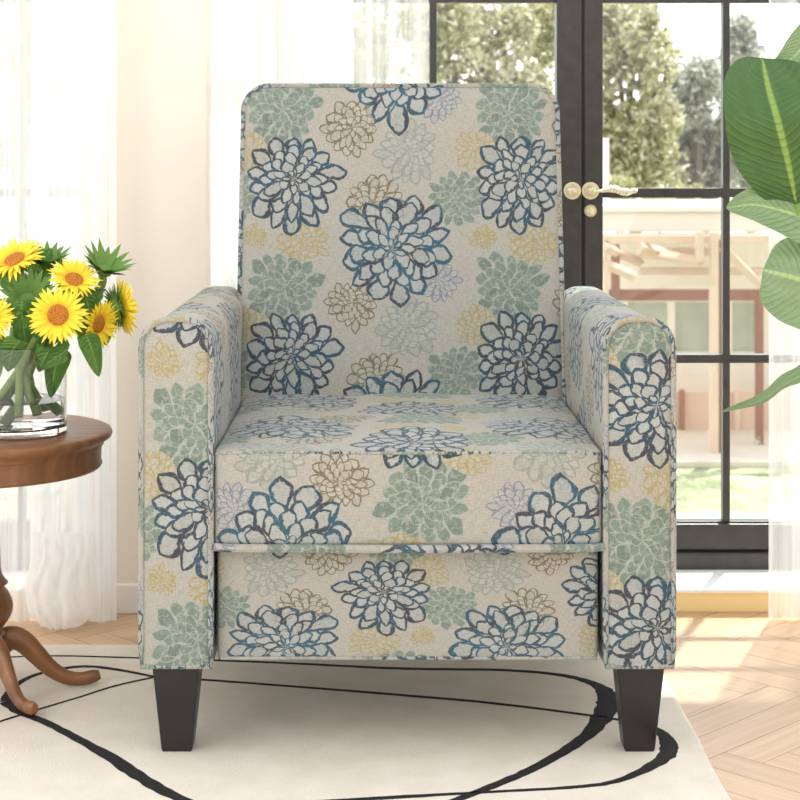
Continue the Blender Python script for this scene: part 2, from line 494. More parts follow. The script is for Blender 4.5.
m, nt, p = newmat('cream_pile')
oc = nt.coord()
a1 = nt.noise(oc, 420, 2, .8); a2 = nt.noise(oc, 14, 3, .5)
cc = nt.ramp(nt.m('MULTIPLY_ADD', a2, .5, nt.m('MULTIPLY', a1, .5)), [(.3, srgb(218, 208, 192)[:3]), (.7, srgb(238, 231, 219)[:3])])
nt.l.new(cc, p.inputs['Base Color']); p.inputs['Roughness'].default_value = .95
nt.l.new(nt.bump(a1, .5, .003), p.inputs['Normal']); RUG = m
INK = simple('black_pile', srgb(20, 19, 19), .95, var=.3, scale=300, bump=.4)
rx0, rx1, ry0, ry1 = -1.55, .4525, -1.45, .553
LINES = [
 # (px, py, width m) strokes seen on the rug
 [(-120,668,.006),(-30,660,.007),(45,656,.007),(138,658,.008),(260,662,.010),(400,668.5,.013),(500,670,.013),(560,675,.015),(594,684,.020),(608,696,.034),(605,712,.034),(585,737,.022),(540,765,.018),(500,783,.016),(440,806,.014),(360,835,.014)],
 [(155,677,.007),(200,679.5,.010),(300,687,.010),(400,695,.011),(500,704,.011),(620,720,.010),(657,730,.016),(669,746,.026),(660,761,.022),(620,780,.013),(575,787,.011),(480,792.5,.009),(400,797,.012),(300,803,.012),(150,812,.010)],
 [(6,702,.022),(12,689,.014),(30,677,.011),(60,669,.013),(90,666.5,.013),(125,671,.011),(155,677,.008)],
 [(-60,742,.007),(0,721.5,.007),(50,706,.007),(80,697,.006),(115,686,.007),(155,677,.008)],
 [(6,702,.022),(20,712,.018),(45,722,.016),(80,740,.016),(115,760,.022),(150,783,.022),(200,806,.018),(300,835,.016)],
]
def rug_mesh(bm):
    # body with soft edge, slightly wavy border
    nseg = 60
    def border(s, h):
        out = []
        cs = [(rx0, ry0), (rx1, ry0), (rx1, ry1), (rx0, ry1)]
        for i in range(4):
            a, b = cs[i], cs[(i+1) % 4]
            for k in range(nseg):
                t = k/nseg
                x, y = a[0]+(b[0]-a[0])*t, a[1]+(b[1]-a[1])*t
                w = .0035*noise.noise(Vector((x*5, y*5, 2)))
                cx, cy = (rx0+rx1)/2, (ry0+ry1)/2
                out.append(bm.verts.new((x+w-(s if x > cx else -s), y+w-(s if y > cy else -s), h)))
        return out
    R = [border(0, .0), border(0, .006), border(.003, RUGH-.0005), border(.008, RUGH)]
    for A_, B_ in zip(R, R[1:]):
        for k in range(len(A_)): bm.faces.new((A_[k], A_[(k+1) % len(A_)], B_[(k+1) % len(A_)], B_[k]))
    bm.faces.new(R[-1]); bm.faces.new(R[0])
    for li, L in enumerate(LINES):
        P = smoothpath(L, 14)
        W3 = [floor_pt(a, b, RUGH) for a, b, w in P]
        prev = None
        for i, (q, (_, _, w)) in enumerate(zip(W3, P)):
            t = (W3[min(i+1, len(W3)-1)] - W3[max(i-1, 0)]).normalized(); s = Vector((-t.y, t.x, 0))
            j1 = 1+.22*noise.noise(Vector((i*.35, li*3.1, 0))); j2 = 1+.22*noise.noise(Vector((i*.35, li*3.1, 9)))
            cur = [bm.verts.new(q+s*w*.5*j1+Vector((0,0,.0001))), bm.verts.new(q+s*w*.25+Vector((0,0,.0009))), bm.verts.new(q-s*w*.25+Vector((0,0,.0009))), bm.verts.new(q-s*w*.5*j2+Vector((0,0,.0001)))]
            ok = all(rx0+.02 < v.co.x < rx1-.004 and ry0+.02 < v.co.y < ry1-.004 for v in cur)
            if ok and prev:
                for k in range(3):
                    f = bm.faces.new((prev[k], prev[k+1], cur[k+1], cur[k])); f.material_index = 1
            if not ok:
                for v in cur: bm.verts.remove(v)
                prev = None
            else: prev = cur
rug = obj('rug', [RUG, INK], None, rug_mesh, angle=60)
tag(rug, 'cream low-pile rug with looping black brush lines under the armchair', 'rug')

# ================================================================= REAR WALL, PLINTH, DOORS
WALLM = simple('warm_plaster', srgb(243, 234, 222), .85, var=.015, scale=8, bump=.02)
TRIM = simple('white_trim', srgb(244, 242, 238), .6, var=.02)
ZD = 3.375; YD = CAMY+ZD
def wx(px, z=ZWALL): return (px-CX)*z/F
xa, xb = wx(106), wx(206)                      # pier between the two openings
XO1 = wx(985, ZD)                              # right end of the main opening
XO0 = wx(-330, ZD)                             # left end of the left opening
LZ = 1.62; CEIL = 3.2  # wall top raised out of view to keep the sun off the room
def wallm(bm):
    for (x0, x1, z0, z1) in ((-2.6, XO0, 0, CEIL), (xa, xb, 0, CEIL), (XO1, 2.6, 0, CEIL), (XO0, xa, LZ, CEIL), (xb, XO1, LZ, CEIL)):
        box(bm, x0, x1, YW, YD+.06, z0, z1)
tag(obj('wall_back', WALLM, None, wallm, smooth=False), kind='structure')
def baseb(x0, x1):
    def f(bm): box(bm, x0, x1, YW-.012, YW-.0005, 0, .055, bev=.003)
    tag(obj('baseboard_back', TRIM, None, f, smooth=False), kind='structure')
baseb(xa, xb)
STONE = simple('honey_stone_riser', srgb(250, 226, 168), .6, var=.04, scale=12)
PH = .0415
def plinth(x0, x1, nm):
    def f(bm):
        box(bm, x0, x1, YW+.004, YD+.06, .0005, PH-.006, 1)
        box(bm, x0, x1, YW-.002, YD+.06, PH-.006, PH, 0, bev=.0015)
    tag(obj(nm, [TRIM, STONE], None, f, smooth=False), kind='structure')
plinth(xb+.001, XO1-.001, 'trim_1'); plinth(XO0+.001, xa-.001, 'trim_2')

m, nt, p = newmat('black_aluminium')
nz = nt.noise(nt.coord(), 40, 2)
nt.l.new(nt.ramp(nz, [(.3, srgb(52, 50, 49)[:3]), (.7, srgb(64, 61, 60)[:3])]), p.inputs['Base Color'])
p.inputs['Roughness'].default_value = .4; FRAME = m
m, nt, p = newmat('clear_glass')
nt.n.remove(p); out = nt.n['Material Output']
tr = nt.n.new('ShaderNodeBsdfTransparent'); tr.inputs[0].default_value = (.97, .985, .98, 1)
gl = nt.n.new('ShaderNodeBsdfGlossy'); gl.inputs['Roughness'].default_value = .02
mx = nt.n.new('ShaderNodeMixShader'); mx.inputs[0].default_value = .035; nt.l.new(tr.outputs[0], mx.inputs[1]); nt.l.new(gl.outputs[0], mx.inputs[2]); nt.l.new(mx.outputs[0], out.inputs[0])
GLASS = m
BRASS = simple('pale_brass', srgb(240, 230, 200), .4, .4, var=.1, scale=80)
CHROME = simple('polished_nickel', srgb(240, 232, 210), .28, .6, var=.2, scale=150)

def dx(px): return wx(px, ZD)
def dz(py): return H-(py-CY)*ZD/F
ZR = [dz(569), dz(549.5), dz(520.5)]           # sill bottom, rail bottom, glass bottom
def leaf_door(px0, px1, name, sl, sr, muntin):
    """glazed door leaf between photo columns px0..px1, stile widths sl, sr (px)"""
    e = empty(name, (dx((px0+px1)/2), YD, PH)); tag(e, kind='structure')
    x0, x1 = dx(px0)+.001, dx(px1)-.001
    top = LZ-.002
    s0, s1 = x0+sl*ZD/F, x1-sr*ZD/F
    for a, b in ((x0, s0), (s1, x1)):
        def f(bm):
            box(bm, a, b, YD-.022, YD+.02, PH+.001, top, bev=.002)
        obj('stile', FRAME, e, f, smooth=False)
    def rb(bm):
        box(bm, s0, s1, YD-.030, YD+.02, ZR[0]+.001, ZR[1], bev=.004)
        box(bm, s0, s1, YD-.018, YD+.02, ZR[1]+.001, ZR[2]-.003, bev=.004)
        box(bm, s0, s1, YD-.010, YD+.02, ZR[2]-.0025, ZR[2], bev=.0008)
    obj('bottom_rail', FRAME, e, rb, smooth=False)
    def rt(bm): box(bm, s0, s1, YD-.02, YD+.02, top-.045, top, bev=.002)
    obj('top_rail', FRAME, e, rt, smooth=False)
    ys = [(dz(197.5), dz(188)), (dz(362.5), dz(354)), (dz(3), dz(-8))]
    for z0, z1 in ys:
        def f(bm): box(bm, s0, s1, YD-.010, YD+.012, z0, z1, bev=.0015)
        obj('muntin', FRAME, e, f, smooth=False)
    xs = [s0] + [v for v in muntin] + [s1]
    for mx_ in muntin:
        def f(bm): box(bm, mx_-.0068, mx_+.0068, YD-.0105, YD+.0125, ZR[2], top-.045, bev=.0015)
        obj('muntin', FRAME, e, f, smooth=False)
    def g(bm): box(bm, s0, s1, YD+.002, YD+.005, ZR[2], top-.045)
    obj('glass_pane', GLASS, e, g, smooth=False)
    return e
dl = leaf_door(290, 581.5, 'door_1', 19, 25.5, [dx(433)])
dr = leaf_door(582.5, 871, 'door_2', 18.5, 19, [dx(725.5)])
leaf_door(170, 289, 'window_1', 12, 12, [])
leaf_door(872, 984, 'window_2', 12, 12, [])
leaf_door(-60, 104, 'window_3', 18, 18, [dx(22)])
leaf_door(-329, -61, 'window_4', 18, 18, [dx(-195)])
# handles
def disc_knob(bm, px, py, rpx, depth=.010):
    c = Vector((dx(px), YD-.022, dz(py))); r = rpx*ZD/F
    prof = [(0, 0), (r, 0), (r, .003), (r*.86, .005), (r*.72, .0035), (r*.62, .006), (r*.42, depth), (r*.2, depth+.003), (0, depth+.004)]
    rings = []
    for rr, d in prof:
        rings.append([bm.verts.new(c+Vector((max(rr, .0001)*math.cos(2*PI*k/28), -d, max(rr, .0001)*math.sin(2*PI*k/28)))) for k in range(28)])
    for A_, B_ in zip(rings, rings[1:]):
        for k in range(28): bm.faces.new((A_[k], A_[(k+1) % 28], B_[(k+1) % 28], B_[k]))
    bm.faces.new(rings[-1])
obj('door_knob', BRASS, dl, lambda bm: disc_knob(bm, 571, 190.5, 8.6, .016))['label'] = 'round pale brass rosette'
def gap_bar(bm): box(bm, dx(581), dx(583), YD-.0225, YD+.02, PH+.001, LZ-.002)
obj('gap_strip', simple('gap_black', srgb(22, 21, 21), .7), dl, gap_bar, smooth=False)  # dark strip added to stop daylight showing between the two leaves
hd = obj('door_handle', BRASS, dr, lambda bm: disc_knob(bm, 589, 190.5, 8.6, .016))
def lever(bm):
    P = [(590,190.5,.0042),(597,190.5,.0046),(602,190,.0055),(606,188.8,.0085),(611,188.6,.0105),(616,190.5,.0080),(620,191.3,.0105),(625,191.8,.0095),(629,190.8,.0065),(632,190.2,.0075),(634.5,190.4,.0035)]
    P = smoothpath(P, 5)
    pts = [Vector((dx(a), YD-.040, dz(b))) for a, b, r in P]
    tube(bm, pts, [1.3*r*(1+.14*math.sin(i*1.9)) for i, (_, _, r) in enumerate(P)], 10, flat=(.7, .55))
obj('lever', CHROME, hd, lever)['label'] = 'ornate polished lever'
def keyplate(bm):
    disc_knob(bm, 589, 210.5, 6.2, .006)
    box(bm, dx(587.6), dx(590.4), YD-.034, YD-.027, dz(213.5), dz(206.5), bev=.0008)
obj('lock', BRASS, dr, keyplate)

# ================================================================= SHEER CURTAINS
def sheer(name, opac, tint=(.99, .985, .975)):
    m, nt, p = newmat(name); nt.n.remove(p); out = nt.n['Material Output']
    tr = nt.n.new('ShaderNodeBsdfTransparent')
    df = nt.n.new('ShaderNodeBsdfDiffuse'); df.inputs[0].default_value = (*tint, 1)
    tl = nt.n.new('ShaderNodeBsdfTranslucent'); tl.inputs[0].default_value = (*tint, 1)
    a = nt.n.new('ShaderNodeMixShader'); a.inputs[0].default_value = .50
    nt.l.new(df.outputs[0], a.inputs[1]); nt.l.new(tl.outputs[0], a.inputs[2])
    b = nt.n.new('ShaderNodeMixShader')
    wv = nt.noise(nt.scalev(nt.coord(), (60, 60, 1.0)), 1, 2)
    f = nt.m('MULTIPLY_ADD', wv, .6, opac-.30, clamp=True)
    # denser where the cloth turns edge-on to the light: real weave does the same
    lwt = nt.n.new('ShaderNodeLayerWeight'); lwt.inputs[0].default_value = .35
    f = nt.m('ADD', f, nt.m('MULTIPLY', lwt.outputs['Facing'], .5), clamp=True)
    nt.l.new(f, b.inputs[0]); nt.l.new(tr.outputs[0], b.inputs[1]); nt.l.new(a.outputs[0], b.inputs[2])
    nt.l.new(b.outputs[0], out.inputs[0]); return m
SH_D = sheer('dense_sheer', .92); SH_M = sheer('medium_sheer', .72); SH_L = sheer('light_sheer', .40); SH_R = sheer('right_sheer', .50)
def curtain_mesh(x0, x1, y, z0, z1, amp=.018, wl=.055, seed=1, flare=0.0, mi=None):
    def f(bm):
        n = int((x1-x0)/.0035); rows = 14; g = []
        for j in range(rows+1):
            t = j/rows; z = z1+(z0-z1)*t; row = []
            for i in range(n+1):
                x = x0+(x1-x0)*i/n
                ph = 2*PI*x/wl + 1.8*noise.noise(Vector((x*7, seed*3.3, t*.9)))
                yy = y + amp*(.6+.4*noise.noise(Vector((x*9, seed, 0))))*math.sin(ph) + .25*amp*math.sin(ph*2.3+seed)
                xx = x + .25*amp*math.cos(ph*1.0) + flare*t*(x-(x0+x1)/2)
                row.append(bm.verts.new((xx, yy, z)))
            g.append(row)
        for j in range(rows):
            for i in range(n):
                fc = bm.faces.new((g[j][i], g[j][i+1], g[j+1][i+1], g[j+1][i]))
                if mi: fc.material_index = mi((x0+(x1-x0)*(i+.5)/n))
    return f
CT = LZ+.04
def curtain(label, mats, *a, **k):
    o = obj('sheer_curtain', mats, None, curtain_mesh(*a, **k), angle=180)
    tag(o, label, 'curtain', 'sheer curtains'); return o
yb = CAMY+3.285
curtain('bright white sheer curtain hanging close behind the left side of the armchair back', SH_D, wx(200, 3.28), wx(352, 3.28), yb, PH+.002, CT-.05, .008, .05, 4)
curtain('thin see-through sheer curtain beside the left glazed door, trees showing through it', SH_L, wx(345, 3.25), wx(428, 3.25), yb-.035, PH+.002, CT-.05, .009, .04, 9)
curtain('see-through sheer curtain behind the big green leaves at the right', [SH_R], wx(767, 3.14), wx(905, 3.14), CAMY+3.14, .003, CT, .010, .05, 12)
curtain('full white sheer curtain behind the sunflowers at the left', [SH_D, SH_M], wx(-120, 3.12), wx(118, 3.12), CAMY+3.12, .003, CT, .012, .045, 21, .0,
        mi=lambda x: 1 if x < wx(30, 3.12) else 0)
# gathered hem pooling on the floor
def pool(bm):
    y0 = CAMY+3.095; n, rws = 120, 26; g = []
    xL, xR = wx(24, 3.06), wx(94, 3.06)
    for j in range(rws+1):
        t = j/rws; z = .165*(1-t)+.003; row = []
        hw_ = 1+.10*math.sin(PI*min(1, t*1.1))-(.22*max(0, t-.86)/.14 if t > .86 else 0)
        dep = .058*(t**.8)*(1-.55*max(0, t-.8)/.2)
        for i in range(n+1):
            u = -1+2*i/n
            fold = .0028*math.sin(u*13+2.0*noise.noise(Vector((u*2, t*2.5, 5)))*3)*(.4+t) + .008*noise.noise(Vector((u*2.2, t*3, 8)))*t
            x = (xL+xR)/2 + (xR-xL)/2*u*hw_*(.86+.14*t) + .003*math.sin(t*9+u)
            y = y0 - dep*max(0, 1-abs(u)**3.2)**.6 + fold*max(0, 1-abs(u)**6)
            row.append(bm.verts.new((x, y, z+(.012*abs(u)**5 if t > .9 else 0))))
        g.append(row)
    for j in range(rws):
        for i in range(n): bm.faces.new((g[j][i], g[j][i+1], g[j+1][i+1], g[j+1][i]))
left_cur = [o for o in C.objects if o.get('label', '').startswith('full white')][0]
obj('gathered_hem', SH_D, left_cur, pool, angle=180)

# ================================================================= ROUND SIDE TABLE
m, nt, p = newmat('walnut_wood')
g = nt.noise(nt.scalev(nt.coord(), (7, 60, 7)), 1.2, 4, .6)
nt.l.new(nt.ramp(g, [(.25, srgb(98, 62, 36)[:3]), (.55, srgb(132, 88, 54)[:3]), (.8, srgb(154, 108, 70)[:3])]), p.inputs['Base Color'])
p.inputs['Roughness'].default_value = .33; WOOD = m
tx, ty = -.616, CAMY+2.70
table = empty('side_table', (tx, ty, RUGH))
tag(table, 'small round turned-wood pedestal table with curved feet, holding the vase', 'table')
TT = .411
obj('table_top', WOOD, table, lambda bm: lathe(bm, [(0, TT), (.15, TT), (.193, TT), (.1985, TT-.0025), (.2, TT-.007), (.198, TT-.012), (.190, TT-.016), (.186, TT-.021), (.1865, TT-.024)]+[(.0, TT-.024)], tx, ty, 72), angle=50)
obj('apron', WOOD, table, lambda bm: lathe(bm, [(.0, TT-.0245), (.1845, TT-.0245), (.183, TT-.03), (.1825, TT-.049), (.1845, TT-.054), (.182, TT-.058), (.165, TT-.058), (.165, TT-.05), (0, TT-.05)], tx, ty, 72))
obj('pedestal', WOOD, table, lambda bm: lathe(bm, smoothpath([(.0, TT-.051), (.05, TT-.052), (.045, TT-.062), (.027, TT-.075), (.025, .29), (.028, .22), (.030, .19), (.037, .178), (.040, .174), (.034, .168), (.040, .16), (.047, .143), (.045, .125), (.034, .108), (.030, .104), (.040, .099), (.040, .095), (.034, .090), (.034, .045), (.024, .038), (.0, .037)], 4), tx, ty, 40), angle=60)
for adeg in (8, -52, 128, -172):
    a = math.radians(adeg); d = Vector((math.cos(a), math.sin(a), 0))
    P = [(.020, .070, .020), (.042, .086, .019), (.062, .080, .0175), (.082, .060, .0155), (.104, .037, .013), (.128, .022, .0115), (.150, .0185, .0105), (.170, .0215, .0105), (.180, .0245, .007)]
    P = smoothpath(P, 5)
    def f(bm):
        tube(bm, [Vector((tx, ty, z+.0015 if i < 999 else z)) + d*r for i, (r, z, w) in enumerate(P)], [w for _, _, w in P], 12, flat=(.72, 1))
    obj('leg', WOOD, table, f, angle=60)

# ================================================================= VASE + SUNFLOWERS
m, nt, p = newmat('vase_glass')
p.inputs['Base Color'].default_value = (1, 1, 1, 1); p.inputs['Transmission Weight'].default_value = 1
p.inputs['Roughness'].default_value = .02; p.inputs['IOR'].default_value = 1.45; VG = m
m2 = m.copy(); m2.name = 'vase_water'; m2.node_tree.nodes['Principled BSDF'].inputs['IOR'].default_value = 1.33
vx, vy = -.557, CAMY+2.68; vr = .075; v0 = TT+.0006; v1 = .546
vase = empty('glass_vase', (vx, vy, v0))
tag(vase, 'clear glass cylinder vase half full of water on the round side table', 'vase')
obj('vase_body', VG, vase, lambda bm: lathe(bm, [(0, v0), (vr-.003, v0), (vr, v0+.003), (vr, v1-.001), (vr-.0012, v1), (vr-.0025, v1-.001), (vr-.0025, v0+.012), (vr-.006, v0+.009), (0, v0+.009)], vx, vy, 64))
wl_ = H-(399-CY)*2.68/F
obj('water', m2, vase, lambda bm: lathe(bm, [(0, v0+.0092), (vr-.007, v0+.0092), (vr-.0027, v0+.0125), (vr-.0027, wl_), (0, wl_)], vx, vy, 64))

def leafmat(name, c1, c2, cm, rough=.4, sub=.28, vs=26):
    m, nt, p = newmat(name)
    uvn = nt.n.new('ShaderNodeUVMap'); uvn.uv_map = 'UVMap'
    sep = nt.n.new('ShaderNodeSeparateXYZ'); nt.l.new(uvn.outputs[0], sep.inputs[0])
    au = nt.m('ABSOLUTE', sep.outputs[0])
    # side veins sweep forward from the midrib
    ph = nt.m('ADD', nt.m('MULTIPLY', sep.outputs[1], vs), nt.m('MULTIPLY', nt.m('POWER', au, 1.2), -vs*.22))
    ph = nt.m('ADD', ph, nt.m('MULTIPLY', nt.noise(uvn.outputs[0], 3), 1.2))
    v = nt.m('MULTIPLY_ADD', nt.m('SINE', nt.m('MULTIPLY', ph, 2*PI)), .5, .5)
    v = nt.m('POWER', v, 3.0)
    nz = nt.noise(uvn.outputs[0], 4, 3)
    col = nt.mix(nz, c1, c2)
    col = nt.mix(nt.m('MULTIPLY', v, .09), col, cm)
    rib = nt.sstep(au, .03, .07, 1, 0)
    col = nt.mix(nt.m('MULTIPLY', rib, .85), col, cm)
    nt.l.new(col, p.inputs['Base Color']); p.inputs['Roughness'].default_value = rough
    nt.l.new(nt.bump(v, .5, .004), p.inputs['Normal'])
    out = nt.n['Material Output']
    tl = nt.n.new('ShaderNodeBsdfTranslucent'); nt.l.new(nt.mix(.5, col, (.38, .55, .14, 1)), tl.inputs[0])
    mx = nt.n.new('ShaderNodeMixShader'); mx.inputs[0].default_value = sub
    nt.l.new(p.outputs[0], mx.inputs[1]); nt.l.new(tl.outputs[0], mx.inputs[2]); nt.l.new(mx.outputs[0], out.inputs[0])
    return m
SFLEAF = leafmat('sunflower_leaf', srgb(58, 104, 44), srgb(98, 148, 62), srgb(140, 180, 100), vs=9)
def leaf_mesh(bm, mid, side, halfw, cup=.15, pw=(.55, .9), n=24, m_=8, wav=.0, asym=(1, 1)):
    """mid: list of points base->tip; side: unit vector (or list); halfw metres"""
    P = [Vector(q) for q in smoothpath(mid, max(2, n//(len(mid)-1)))]
    N = len(P); lay = bm.loops.layers.uv.get('UVMap') or bm.loops.layers.uv.new('UVMap')
    side = Vector(side); rows = []
    pk = (pw[0]/(pw[0]+pw[1])); norm = pk**pw[0]*(1-pk)**pw[1]
    for i, q in enumerate(P):
        t = i/(N-1)
        tan = (P[min(i+1, N-1)]-P[max(i-1, 0)]).normalized()
        s = (side - tan*side.dot(tan)).normalized(); nr = s.cross(tan)
        w = halfw*(max(t, 1e-5)**pw[0]*max(1-t, 1e-5)**pw[1])/norm
        row = []
        for k in range(-m_, m_+1):
            u = k/m_
            ww = w*(asym[0] if u < 0 else asym[1])
            off = nr*(cup*ww*abs(u)**1.4 + wav*ww*math.sin(t*19+k*.35)*abs(u)**2)
            row.append((bm.verts.new(q+s*ww*u+off), (u, t)))
        rows.append(row)
    for A_, B_ in zip(rows, rows[1:]):
        for k in range(2*m_):
            f = bm.faces.new((A_[k][0], A_[k+1][0], B_[k+1][0], B_[k][0]))
            for l, uvv in zip(f.loops, (A_[k][1], A_[k+1][1], B_[k+1][1], B_[k][1])): l[lay].uv = uvv
m, nt, p = newmat('sunflower_petal')
uvn = nt.n.new('ShaderNodeUVMap'); uvn.uv_map = 'UVMap'
sep = nt.n.new('ShaderNodeSeparateXYZ'); nt.l.new(uvn.outputs[0], sep.inputs[0])
pc = nt.ramp(sep.outputs[1], [(0, srgb(236, 170, 20)[:3]), (.3, srgb(250, 214, 40)[:3]), (1, srgb(255, 232, 70)[:3])])
st = nt.noise(nt.scalev(uvn.outputs[0], (6, 1, 1)), 1.5, 2)
nt.l.new(nt.vm('SCALE', pc, None, nt.m('MULTIPLY_ADD', st, .4, .78)), p.inputs['Base Color']); p.inputs['Roughness'].default_value = .6
PETAL = m
m, nt, p = newmat('sunflower_disc')
oc = nt.coord(); vo = nt.n.new('ShaderNodeTexVoronoi'); nt.l.new(oc, vo.inputs['Vector']); vo.inputs['Scale'].default_value = 420
nt.l.new(nt.ramp(vo.outputs[0], [(0, srgb(214, 146, 52)[:3]), (.5, srgb(190, 118, 36)[:3]), (1, srgb(140, 84, 26)[:3])]), p.inputs['Base Color'])
nt.l.new(nt.bump(vo.outputs[0], .6, .003), p.inputs['Normal']); p.inputs['Roughness'].default_value = .9; DISC = m
GREEN = simple('sepal_green', srgb(98, 136, 58), .6, var=.2, scale=60)
STEM = simple('stem_green', srgb(134, 162, 86), .5, var=.15, scale=50)
m = PETAL
def frame_of(nrm):
    nrm = Vector(nrm).normalized(); up = Vector((0, 0, 1))
    if abs(nrm.dot(up)) > .95: up = Vector((1, 0, 0))
    u = up.cross(nrm).normalized(); v = nrm.cross(u); return u, v, nrm
def petal(bm, c, d, n, L, w, lift, droop=0, lay=None):
    """single pointed petal from c along d, facing n"""
    s = n.cross(d).normalized(); rows = []
    K = 6
    for i in range(K+1):
        t = i/K
        ww = w*(.45+.55*math.sin(PI*min(1, t*1.15+.05)*.62+.25))*(1-t**3.2) if i < K else 0.0003
        q = c + d*L*t + n*(lift*L*t - droop*L*t*t)
        rows.append([bm.verts.new(q-s*ww+n*ww*.25), bm.verts.new(q), bm.verts.new(q+s*ww+n*ww*.25)])
    for i in range(K):
        for k in range(2):
            f = bm.faces.new((rows[i][k], rows[i][k+1], rows[i+1][k+1], rows[i+1][k]))
            if lay:
                for l, uvv in zip(f.loops, ((k/2, i/K), ((k+1)/2, i/K), ((k+1)/2, (i+1)/K), (k/2, (i+1)/K))): l[lay].uv = uvv
def sunflower(px, py, z, nrm, R, label, lift=.15, drop=(0, 0), npet=30, closed=False, stem_to=None, z_in=.02):
    c = W(px, py, z); u, v, n = frame_of(nrm)
    rr = random.Random(int(px*13+py))
    t = empty('sunflower', c); tag(t, label, 'flower', 'sunflowers in the glass vase')
    R *= 1.12; rd = R*.36
    def disc(bm):
        rings = []
        for q, h in ((rd*1.0, -.2), (rd*1.05, .02), (rd*.95, .16), (rd*.75, .24), (rd*.5, .24), (rd*.25, .19), (.0001, .17)):
            rings.append([bm.verts.new(c+(u*math.cos(2*PI*k/28)+v*math.sin(2*PI*k/28))*q + n*h*rd) for k in range(28)])
        for A_, B_ in zip(rings, rings[1:]):
            for k in range(28): bm.faces.new((A_[k], A_[(k+1) % 28], B_[(k+1) % 28], B_[k]))
    def pets(bm):
        lay = bm.loops.layers.uv.new('UVMap')
        for ring, (cnt, Lf, lf) in enumerate(((npet, 1.0, lift-.08), (int(npet*.8), .88, lift+.1))):
            for k in range(cnt):
                a = 2*PI*(k+.5*ring+rr.uniform(-.2, .2))/cnt
                d = u*math.cos(a)+v*math.sin(a)
                petal(bm, c+d*rd*.85+n*rd*.05*ring, d, n, (R-rd*.8)*Lf*rr.uniform(.85, 1.12), R*.092*rr.uniform(.8, 1.15), lf+rr.uniform(-.12, .14), rr.uniform(0, .25), lay)
    def seps(bm):
        nn = 26 if not closed else 15
        for ring in range(2):
            for k in range(nn):
                a = 2*PI*(k+.5*ring)/nn
                d = u*math.cos(a)+v*math.sin(a)
                petal(bm, c+d*rd*.5-n*rd*.3, d, n, R*(.62 if not closed else .95)*rr.uniform(.8, 1.1), R*(.08 if not closed else .17), (-.05 if not closed else .75)+.25*ring+rr.uniform(-.1, .1), .1)
        # receptacle
        rings = []
        for q, h in ((rd*1.02, -.1), (rd*.95, -.35), (rd*.6, -.6), (rd*.2, -.8)):
            rings.append([bm.verts.new(c+(u*math.cos(2*PI*k/20)+v*math.sin(2*PI*k/20))*q + n*h*rd) for k in range(20)])
        for A_, B_ in zip(rings, rings[1:]):
            for k in range(20): bm.faces.new((A_[k], A_[(k+1) % 20], B_[(k+1) % 20], B_[k]))
    if not closed:
        obj('flower_center', DISC, t, disc); obj('petals', PETAL, t, pets, angle=180)
    else:
        obj('flower_center', GREEN, t, disc)
    obj('sepals', GREEN, t, seps, angle=180)
    # stem down into the vase
    end = Vector((vx+stem_to[0], vy+stem_to[1], v0+z_in))
    nk = Vector((vx+stem_to[0]*-.2+(c.x-vx)*.30, vy+stem_to[1]*-.2+(c.y-vy)*.3, v1+.005))
    off = nk-Vector((vx, vy, nk.z))
    if off.length > .055: nk = Vector((vx, vy, nk.z))+off*(.055/off.length)
    P = smoothpath([c-n*rd*.7, c-n*rd*1.6+Vector((0,0,-.01)), (c-n*rd*2+nk)/2, nk, (nk+end)/2, end], 6)
    obj('stem', STEM, t, lambda bm: tube(bm, P, .0062, 10))
    return t
sunflower(58, 315, 2.60, (.10, -1, .10), .040, 'large front sunflower facing the viewer with a brown-orange centre', stem_to=(-.035, .02), z_in=.02)
sunflower(15, 260, 2.68, (-.25, -.55, .8), .042, 'sunflower tilted up at the top left of the bouquet', lift=.25, stem_to=(.03, -.02), z_in=.03)
sunflower(-10, 318, 2.62, (.05, -1, .05), .034, 'sunflower half cut off at the left edge, level with the front one', stem_to=(.04, .03), z_in=.025)
sunflower(74, 280, 2.66, (.3, -.6, .75), .036, 'sunflower peeking from behind the top of the large front one', lift=.4, stem_to=(-.04, -.03), z_in=.03)
sunflower(98, 324, 2.64, (.85, -.5, -.15), .035, 'narrow side-on sunflower just right of the large front one', lift=.45, stem_to=(-.02, .04), z_in=.012)
sunflower(118, 308, 2.68, (.85, .5, .1), .042, 'rightmost sunflower, turned away and showing its green back', lift=.5, stem_to=(-.05, .0), z_in=.03)
sunflower(104, 270, 2.70, (.35, -.4, .85), .032, 'green unopened sunflower bud at the top right of the bouquet', closed=True, stem_to=(-.03, .01), z_in=.035)
sunflower(28, 300, 2.66, (.1, -.8, .55), .034, 'green unopened sunflower bud low between the two left flowers', closed=True, stem_to=(.01, -.04), z_in=.03)
sunflower(47, 264, 2.74, (.1, -.3, .95), .030, 'green unopened sunflower bud high in the middle of the bouquet', closed=True, stem_to=(.02, .04), z_in=.03)
sf = [o for o in C.objects if o.name.startswith('sunflower') and o.type == 'EMPTY']
